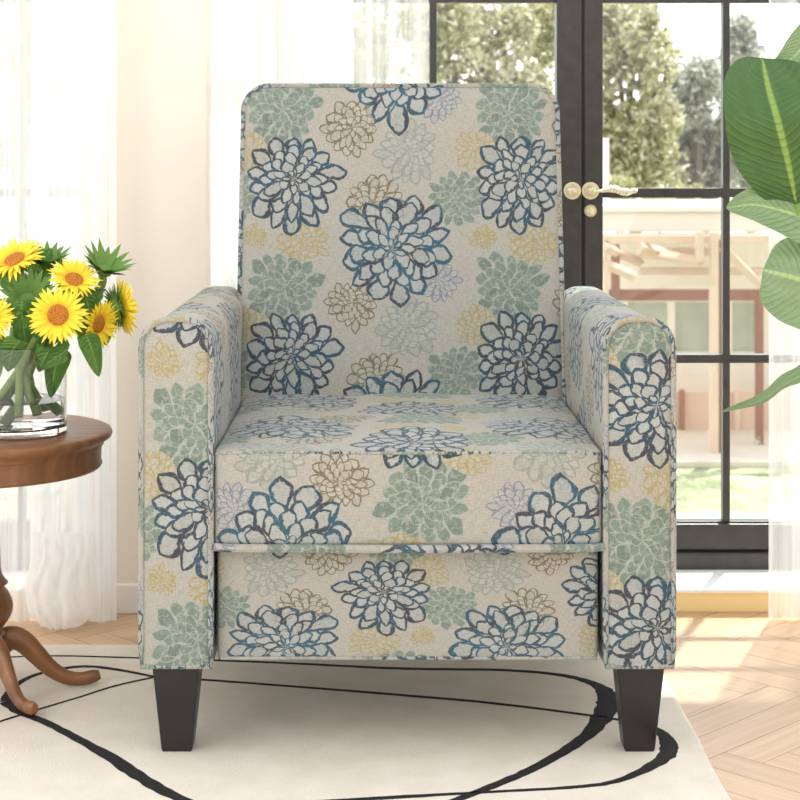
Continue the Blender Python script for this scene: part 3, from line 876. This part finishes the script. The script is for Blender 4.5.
LV = [  # owner, px path (base->tip) , z, half width px, side vec
 (4, [(86,335),(92,350),(99,377)], 2.60, 11, (1,.2,.2)),
 (0, [(60,345),(48,352),(38,372)], 2.60, 14, (1,-.2,.5)),
 (0, [(62,350),(56,366),(50,398)], 2.62, 13, (1,.1,0)),
 (2, [(20,340),(12,352),(8,372)], 2.60, 13, (1,0,.3)),
 (1, [(22,300),(22,315),(26,345)], 2.62, 15, (1,.2,.1)),
 (7, [(28,315),(40,326),(45,345)], 2.61, 14, (1,.2,.3)),
 (0, [(70,345),(64,352),(40,368)], 2.60, 11, (.3,-.2,1)),
 (3, [(80,300),(70,296),(58,250)], 2.70, 8, (1,.3,.1)),
 (8, [(45,280),(40,268),(52,248)], 2.72, 12, (1,.3,.2)),
 (3, [(85,295),(90,320),(80,345)], 2.66, 14, (1,.3,.2)),
 (6, [(100,290),(92,300),(90,320)], 2.70, 13, (1,.4,.2)),
 (5, [(112,318),(108,328),(106,346)], 2.69, 9, (1,.4,.2)),
 (1, [(5,270),(15,282),(45,290)], 2.70, 12, (.3,.1,1)),
 (2, [(-5,345),(-8,360),(-5,385)], 2.62, 14, (1,.1,.1)),
 (7, [(30,320),(28,336),(20,352)], 2.64, 15, (1,-.1,.2)),
]
for ow, pts, z, hw, sd in LV:
    mid = [W(a, b, z+(.012*i)) for i, (a, b) in enumerate(pts)]
    obj('leaf', SFLEAF, sf[ow], lambda bm: leaf_mesh(bm, mid, sd, hw*z/F, .35, (.5, .9), 16, 5, .12), angle=180)

# ================================================================= LARGE POTTED PLANT (right)
BL1 = leafmat('banana_leaf_dark', srgb(36, 74, 34), srgb(66, 112, 52), srgb(140, 172, 84), .32, .10, vs=22)
BL2 = leafmat('banana_leaf_light', srgb(104, 138, 96), srgb(152, 176, 138), srgb(180, 204, 140), .35, .16, vs=22)
PZ = 2.76
pot_c = Vector((wx(935, PZ), CAMY+PZ, 0))
plant = empty('potted_plant', pot_c); tag(plant, 'tall potted plant with broad glossy green leaves in front of the right curtain', 'plant')
CER = simple('white_ceramic', srgb(232, 228, 220), .35, var=.03)
SOIL = simple('potting_soil', srgb(70, 52, 40), .95, var=.3, scale=90, bump=.5)
obj('pot', CER, plant, lambda bm: lathe(bm, [(0, .0008), (.07, .0008), (.078, .006), (.105, .19), (.108, .2), (.100, .2), (.097, .185), (0, .185)], pot_c.x, pot_c.y, 48))
obj('soil', SOIL, plant, lambda bm: lathe(bm, [(0, .1856), (.05, .189), (.0965, .1856)], pot_c.x, pot_c.y, 32))
PET = simple('petiole_green', srgb(112, 150, 62), .45, var=.1)
LEAVES = [  # name, midrib px (base->tip) + z, halfwidth px, side, cup, profile, asym, material
 ([(796,204,2.66),(788,165,2.64),(777,120,2.62),(768,88,2.64),(762,58,2.68)], 55, (1,.12,0), .18, (.62,.60), (1.02,1.4), BL1),
 ([(905,262,2.72),(850,232,2.69),(800,216,2.66),(757,205,2.64),(726,208,2.63)], 36, (.1,.35,1), .25, (.35,.85), (1,.9), BL2),
 ([(930,330,2.74),(880,312,2.68),(835,292,2.65),(795,278,2.64),(763,270,2.66)], 48, (.1,.25,1), -.15, (.45,.34), (1,1), BL2),
 ([(900,350,2.72),(840,352,2.68),(800,376,2.64),(782,386,2.63),(760,401,2.62),(722,412,2.61)], 9, (0,.75,.65), .5, (.25,.6), (1,1), BL2),
 ([(900,-10,2.74),(850,10,2.72),(812,38,2.70),(790,60,2.69),(770,70,2.69)], 22, (.4,.2,1), .3, (.4,.8), (1,1), BL2),
 ([(905,60,2.74),(860,30,2.72),(825,0,2.71),(798,-25,2.70),(780,-60,2.70)], 26, (1,.2,.6), .2, (.4,.7), (1,1), BL2),
 ([(1010,120,2.9),(1040,60,2.92),(1075,20,2.95),(1110,10,2.98)], 50, (.5,.3,1), .2, (.42,.6), (1,1), BL1),
 ([(900,140,2.85),(925,80,2.9),(940,10,2.92),(930,-60,2.9)], 45, (1,.3,.1), .2, (.42,.6), (1,1), BL1),
]
for i, (mid, hw, sd, cup, pw, asym, mt) in enumerate(LEAVES):
    P3 = [W(a, b, z) for a, b, z in mid]
    lf = obj('leaf', mt, plant, lambda bm: leaf_mesh(bm, P3, sd, hw*2.65/F, cup, pw, 44, 12, .04 if i != 3 else .15, asym), angle=180)
    lf['label'] = ['large dark green leaf standing upright', 'pale green leaf with its tip pointing left', 'broad rounded light green leaf', 'narrow curling leaf seen edge-on', 'small pale leaf folded at the top', 'pale leaf at the top edge', 'dark green leaf', 'dark green leaf'][i]
    b0 = P3[0]; t0 = (P3[0]-P3[1]).normalized()
    src = Vector((pot_c.x + .018*math.cos(i*2.2), pot_c.y+.018*math.sin(i*2.2), .188))
    P = smoothpath([b0-t0*.0, b0+t0*.05+Vector((.02,0,-.03)), Vector((pot_c.x-.02+.03*math.cos(i), pot_c.y+.02*math.sin(i), min(b0.z*.55+.05, .62))), src], 10)
    obj('petiole', PET, plant, lambda bm: tube(bm, P, [.0035+.004*k/len(P) for k in range(len(P))], 8))

# ================================================================= GARDEN (lower than the room)
ZG = H-3.15*(1)                                 # lawn level
def gx(px, z): return (px-CX)*z/F
def gz(py, z): return H-(py-CY)*z/F
m, nt, p = newmat('garden_lawn')
oc = nt.coord(); n1 = nt.noise(oc, 1.3, 4, .6); n2 = nt.noise(oc, 22, 3, .7)
nt.l.new(nt.ramp(nt.m('MULTIPLY_ADD', n2, .45, nt.m('MULTIPLY', n1, .55)), [(.38, srgb(104, 116, 84)[:3]), (.5, srgb(150, 158, 124)[:3]), (.62, srgb(206, 208, 176)[:3])]), p.inputs['Base Color'])
p.inputs['Roughness'].default_value = .95; LAWN = m
def lawn(bm):
    vs = [bm.verts.new(q) for q in ((-30, 3.0, ZG), (30, 3.0, ZG), (30, 60, ZG), (-30, 60, ZG))]
    bm.faces.new(vs)
tag(obj('lawn_ground', LAWN, None, lawn, smooth=False), kind='structure')
PAVE = simple('pale_paving', srgb(226, 216, 204), .9, var=.06, scale=3)
def terr(bm): box(bm, -14, 14, CAMY+17.6, CAMY+21.8, ZG+.002, ZG+.06)
tag(obj('terrace_paving', PAVE, None, terr, smooth=False), kind='structure')
def slab(bm): box(bm, -2.6, 2.6, YD+.065, YD+.30, -.25, PH-.01)
tag(obj('balcony_sill', PAVE, None, slab, smooth=False), kind='structure')

WHITEW = simple('pale_render_wall', srgb(248, 240, 230), .9, var=.03, scale=2)
PINK = simple('pinkish_timber', srgb(224, 200, 184), .8, var=.12, scale=5)
REDB = simple('red_brown_timber', srgb(156, 112, 100), .8, var=.15, scale=5)
DARKG = simple('reflection_tinted_glass', srgb(188, 196, 182), .3, var=.3, scale=3)  # green reflections in the panes are put into the base colour
ROOFW = simple('pale_roof_fascia', srgb(238, 232, 228), .8, var=.03, scale=2)
GZ = 20.6
house = empty('garden_pavilion', (gx(690, GZ), CAMY+GZ, ZG+.06)); tag(house, 'low pale garden building with a long white roof edge across the lawn', 'building')
x0_, x1_ = gx(560, GZ), gx(1000, GZ)
def hw(bm):
    zb = ZG+.061; zt = gz(236, GZ)
    wins = [(gx(628, GZ), gx(668, GZ), gz(352, GZ), gz(315, GZ)), (gx(675, GZ), gx(712, GZ), gz(352, GZ), gz(318, GZ)), (gx(732, GZ), gx(757, GZ), gz(352, GZ), gz(318, GZ))]
    y0, y1 = CAMY+GZ, CAMY+GZ+.9
    box(bm, x0_, x1_, y0, y1, zb, wins[0][2]); box(bm, x0_, x1_, y0, y1, gz(302, GZ), zt)
    xs = [x0_]+[q for w_ in wins for q in w_[:2]]+[x1_]
    for k in range(0, len(xs), 2): box(bm, xs[k], xs[k+1], y0, y1, wins[0][2], gz(302, GZ))
obj('wall', WHITEW, house, hw, smooth=False)
for a, b in ((628, 668), (675, 712), (732, 757)):
    obj('window', DARKG, house, lambda bm: box(bm, gx(a, GZ), gx(b, GZ), CAMY+GZ+.1, CAMY+GZ+.13, gz(352, GZ), gz(302, GZ)), smooth=False)
RZ = 18.9
obj('roof', ROOFW, house, lambda bm: (box(bm, gx(520, RZ), gx(1100, RZ), CAMY+RZ, CAMY+RZ+2.6, gz(232, RZ), gz(212, RZ), bev=.03), box(bm, gx(520, RZ), gx(1100, RZ), CAMY+RZ-.08, CAMY+RZ+2.7, gz(212, RZ)+.002, gz(206, RZ), bev=.01)), smooth=False)
obj('chimney', ROOFW, house, lambda bm: box(bm, gx(560, 20), gx(609, 20), CAMY+20, CAMY+20.6, gz(207, 20), gz(138, 20)), smooth=False)
perg = empty('pergola', (gx(680, 18), CAMY+18, ZG+.06)); tag(perg, 'pergola of pinkish and red-brown beams in front of the low building', 'pergola')
def bar(nm, mt, x0, x1, yt, yb, z, d=.12, par=None):
    return obj(nm, mt, par or perg, lambda bm: box(bm, gx(x0, z), gx(x1, z), CAMY+z, CAMY+z+d, gz(yb, z), gz(yt, z), bev=.008), smooth=False)
Q = 18.2
bar('beam', PINK, 600, 800, 235, 243, Q)
bar('beam', PINK, 640, 712, 248, 256, Q+1.2)
bar('beam', REDB, 560, 765, 290, 301, Q+.4)
bar('beam', PINK, 640, 764, 268, 275, Q+1.3)
bar('post', REDB, 612, 620, 244, 300, Q+.35); bar('post', REDB, 757, 764, 300, 456, Q+.4)
bar('post', PINK, 711, 719, 232, 457, Q-.15); bar('post', REDB, 719.5, 722.5, 240, 457, Q-.1)
bar('post', PINK, 697, 704, 232, 262, Q-.2); bar('post', PINK, 604, 609, 240, 457, Q)
def raft(px0, py0, z0, px1, py1, z1):
    def f(bm): tube(bm, [W(px0, py0, z0), W(px1, py1, z1)], .055, 4)
    obj('rafter', PINK, perg, f, smooth=False)
raft(604, 247, Q-.1, 640, 262, Q+1.3); raft(640, 247, Q-.1, 700, 262, Q+1.3); raft(722, 247, Q-.1, 760, 285, Q+.4); raft(700, 262, Q-.1, 640, 252, Q+.4)
raft(600, 262, Q, 634, 276, Q+.2)
# timber fence panels
fence = empty('garden_fence', (gx(690, 19.6), CAMY+19.6, ZG+.06)); tag(fence, 'low pinkish board fence at the foot of the pale building', 'fence')
bar('board_panel', simple('pale_pink_boards', srgb(228, 200, 182), .85, var=.06, scale=3), 560, 1000, 392, 450, 19.7, .04, fence)
for q in (610, 645, 680, 735, 790): bar('post', REDB if q == 680 else PINK, q, q+5, 390, 450, 19.6, .08, fence)

# shrubs & trees
def foliage_mat(name, c0, c1, c2):
    m, nt, p = newmat(name)
    oi = nt.n.new('ShaderNodeAttribute'); oi.attribute_name = 'tone'
    nt.l.new(nt.ramp(oi.outputs['Fac'], [(0, c0[:3]), (.5, c1[:3]), (1, c2[:3])]), p.inputs['Base Color'])
    p.inputs['Roughness'].default_value = .6
    out = nt.n['Material Output']; tl = nt.n.new('ShaderNodeBsdfTranslucent'); tl.inputs[0].default_value = c1
    mx = nt.n.new('ShaderNodeMixShader'); mx.inputs[0].default_value = .3
    nt.l.new(p.outputs[0], mx.inputs[1]); nt.l.new(tl.outputs[0], mx.inputs[2]); nt.l.new(mx.outputs[0], out.inputs[0]); return m
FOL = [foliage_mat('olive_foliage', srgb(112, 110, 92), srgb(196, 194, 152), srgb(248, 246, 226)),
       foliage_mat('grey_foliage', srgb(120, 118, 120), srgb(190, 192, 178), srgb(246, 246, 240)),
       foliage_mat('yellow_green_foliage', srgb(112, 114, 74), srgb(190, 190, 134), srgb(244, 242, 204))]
BARK = simple('pale_bark', srgb(214, 204, 188), .9, var=.15, scale=6)
BARKD = simple('dark_bark', srgb(120, 114, 106), .9, var=.15, scale=6)
def leaf_blob(bm, blobs, count, size, rr):
    lay = bm.loops.layers.float_color.new('tone')
    tot = sum(b[1]**2 for b in blobs)
    for c, r, sq in blobs:
        for _ in range(int(2.6*count*r*r/tot)):
            d = Vector((rr.gauss(0, 1), rr.gauss(0, 1), rr.gauss(0, 1))).normalized()*r*(rr.random()**.45)
            q = c + Vector((d.x, d.y, d.z*sq))
            if noise.noise(q*1.5)+.6*noise.noise(q*5.5) < -.05: continue
            a = Vector((rr.gauss(0, 1), rr.gauss(0, 1), rr.gauss(0, 1))).normalized(); b = a.orthogonal().normalized()
            s = size*.62*rr.uniform(.6, 1.3)
            f = bm.faces.new([bm.verts.new(q-a*s), bm.verts.new(q+b*s*.5), bm.verts.new(q+a*s), bm.verts.new(q-b*s*.5)])
            t = min(1, max(0, rr.gauss(.5, .36)+.15*noise.noise(q*2)))
            for l in f.loops: l[lay] = (t, t, t, 1)
def tree(px, z, crown, mt, bark, label, count=5200, size=.075, trunk=.10, cat='tree', name='garden_tree', branches=()):
    """crown: list of (px, py, r px, dz)"""
    rr = random.Random(int(px*7+z*3))
    base = Vector((gx(px, z), CAMY+z, ZG)); t = empty(name, base); tag(t, label, cat, 'trees and shrubs in the garden')
    blobs = [(W(a, b, z+d), r*z/F, .9) for a, b, r, d in crown]
    obj('foliage', mt, t, lambda bm: leaf_blob(bm, blobs, count, size, rr), smooth=False)
    if trunk:
        top = blobs[0][0]
        def f(bm):
            P = smoothpath([base, base.lerp(top, .35)+Vector((.08, 0, 0)), base.lerp(top, .7)-Vector((.05, 0, 0)), top], 6)
            tube(bm, P, [trunk*(1-.6*i/len(P)) for i in range(len(P))], 8)
            for c, r, s in blobs[1:]:
                st = base.lerp(top, .6); tube(bm, smoothpath([st, st.lerp(c, .5)+Vector((0,0,.1)), c], 5), [trunk*.4]*10+[trunk*.15], 6)
            for br in branches:
                tube(bm, [W(*q) for q in smoothpath(br, 5)], trunk*.35, 6)
        obj('trunk', bark, t, f, angle=60)
    return t
tree(470, 23, [(455,60,44,0),(500,30,40,.5),(440,20,40,-.5),(470,110,45,0),(520,90,34,.3)], FOL[0], BARKD, 'olive-leaved tree seen through the top left pane of the glazed door', 5200, .11)
tree(508, 26.5, [(505,-30,40,0),(535,60,34,.4),(545,20,26,.2)], FOL[2], BARK, 'pale-trunked tree with light yellow-green leaves beside the dark door stile', 2600, .10, .10,
     branches=[[(509,175,25.6),(508,80,25.6),(502,30,25.6),(492,0,25.6),(486,-20,25.6)], [(508,90,25.6),(515,40,25.6),(513,-20,25.6)]])
tree(630, 24.5, [(632,60,52,0),(612,15,48,.4),(640,120,44,0),(625,160,44,0),(600,90,40,.5),(660,170,36,.3)], FOL[0], BARKD, 'dense olive tree filling the right door, above the roof', 7600, .11)
tree(700, 27.5, [(703,85,34,0),(684,112,40,.2),(712,150,42,.5),(662,140,42,.3),(690,180,36,.2),(722,110,30,0)], FOL[1], BARKD, 'grey-green tree below the patch of sky in the right door', 8500, .11)
tree(748, 30.5, [(745,60,28,0),(750,120,34,.3),(760,175,36,.2),(742,30,18,0)], FOL[1], BARKD, 'sparse grey-green tree just right of the narrow door bar', 3000, .095)
tree(650, 22.6, [(620,195,22,0),(650,200,22,0),(690,200,20,.1),(598,190,20,0)], FOL[2], BARKD, 'bright leafy bush rising just over the pale roof', 3000, .07, .05)
tree(360, 25.5, [(365,50,50,0),(400,20,40,.4),(350,110,46,0),(410,90,36,0),(390,-10,36,0)], FOL[0], BARKD, 'tree showing faintly through the thin curtain left of the door', 5000, .11)
tree(240, 28, [(240,60,60,0),(280,20,44,.4),(200,110,46,0)], FOL[1], BARKD, 'pale tree hidden behind the bright curtain', 2600, .12)
tree(20, 23, [(20,60,60,0),(60,20,44,.4),(-10,130,50,0),(-60,60,50,0)], FOL[1], BARKD, 'grey tree faint behind the left curtain', 3000, .12)
tree(850, 26, [(850,80,60,0),(890,20,50,.4),(810,130,40,0)], FOL[0], BARKD, 'tree behind the right curtain', 3600, .11)
def shrub(px, z, r, label, mt, n=900):
    base = Vector((gx(px, z), CAMY+z, ZG+.06)); rr = random.Random(int(px))
    t = empty('garden_shrub', base); tag(t, label, 'shrub', 'low shrubs by the pavilion')
    blobs = [(base+Vector((rr.uniform(-.5, .5)*r, 0, r*.6)), r*.75, .8) for _ in range(3)]
    obj('foliage', mt, t, lambda bm: leaf_blob(bm, blobs, n, .05, rr), smooth=False)
shrub(738, 18.0, .22, 'small leafy plant at the foot of the right pergola posts', FOL[1], 500)

# ================================================================= LIGHT, WORLD, CAMERA
w = bpy.data.worlds.new('World'); bpy.context.scene.world = w; w.use_nodes = True
nt = NT(w.node_tree); bg = w.node_tree.nodes['Background']
tc = nt.coord('Generated'); sep = nt.n.new('ShaderNodeSeparateXYZ'); nt.l.new(tc, sep.inputs[0])
f_y = nt.sstep(sep.outputs[1], -.35, .55)
warm = nt.ramp(sep.outputs[2], [(0, (1.0, .97, .93)), (.6, (.98, .96, .93))])
sky = nt.ramp(sep.outputs[2], [(0, (.98, .97, .96)), (.3, (.90, .94, 1.0)), (.8, (.74, .84, 1.0))])
nt.l.new(nt.mix(f_y, warm, sky), bg.inputs[0])
nt.l.new(nt.m('MULTIPLY_ADD', f_y, 1.35, 1.15), bg.inputs[1])      # the sky is brightest on the sun's side
sun = bpy.data.lights.new('sun', 'SUN'); sun.energy = 5.2; sun.angle = math.radians(1.2); sun.color = (1, .95, .86)
so = bpy.data.objects.new('sun', sun); C.objects.link(so)
so.rotation_euler = Vector((-.17, -.42, -.89)).to_track_quat('-Z', 'Y').to_euler()
def area(name, loc, tgt, e, sx, sy, col=(1, 1, 1)):
    l = bpy.data.lights.new(name, 'AREA'); l.shape = 'RECTANGLE'; l.size = sx; l.size_y = sy; l.energy = e; l.color = col
    o = bpy.data.objects.new(name, l); C.objects.link(o); o.location = loc
    o.rotation_euler = (Vector(tgt)-Vector(loc)).to_track_quat('-Z', 'Y').to_euler()
area('added_fill_left', (-2.4, -2.2, 2.0), (0, .3, .4), 18, 1.6, 1.6, (1, .97, .93))  # fill lamp added out of view to brighten the room from the front

cam = bpy.data.cameras.new('camera'); cam.sensor_width = 36; cam.lens = F*36/800
cam.shift_x = (400-CX)/800; cam.shift_y = (CY-400)/800
cam.dof.use_dof = True; cam.dof.focus_distance = 2.55; cam.dof.aperture_fstop = 15
cam.clip_end = 200
co = bpy.data.objects.new('camera', cam); C.objects.link(co); co.location = (0, CAMY, H); co.rotation_euler = (PI/2, 0, 0)
sc = bpy.context.scene; sc.camera = co
sc.view_settings.view_transform = 'Standard'; sc.view_settings.look = 'None'; sc.view_settings.exposure = .28
sc.cycles.use_denoising = True; sc.cycles.max_bounces = 8; sc.cycles.transparent_max_bounces = 24
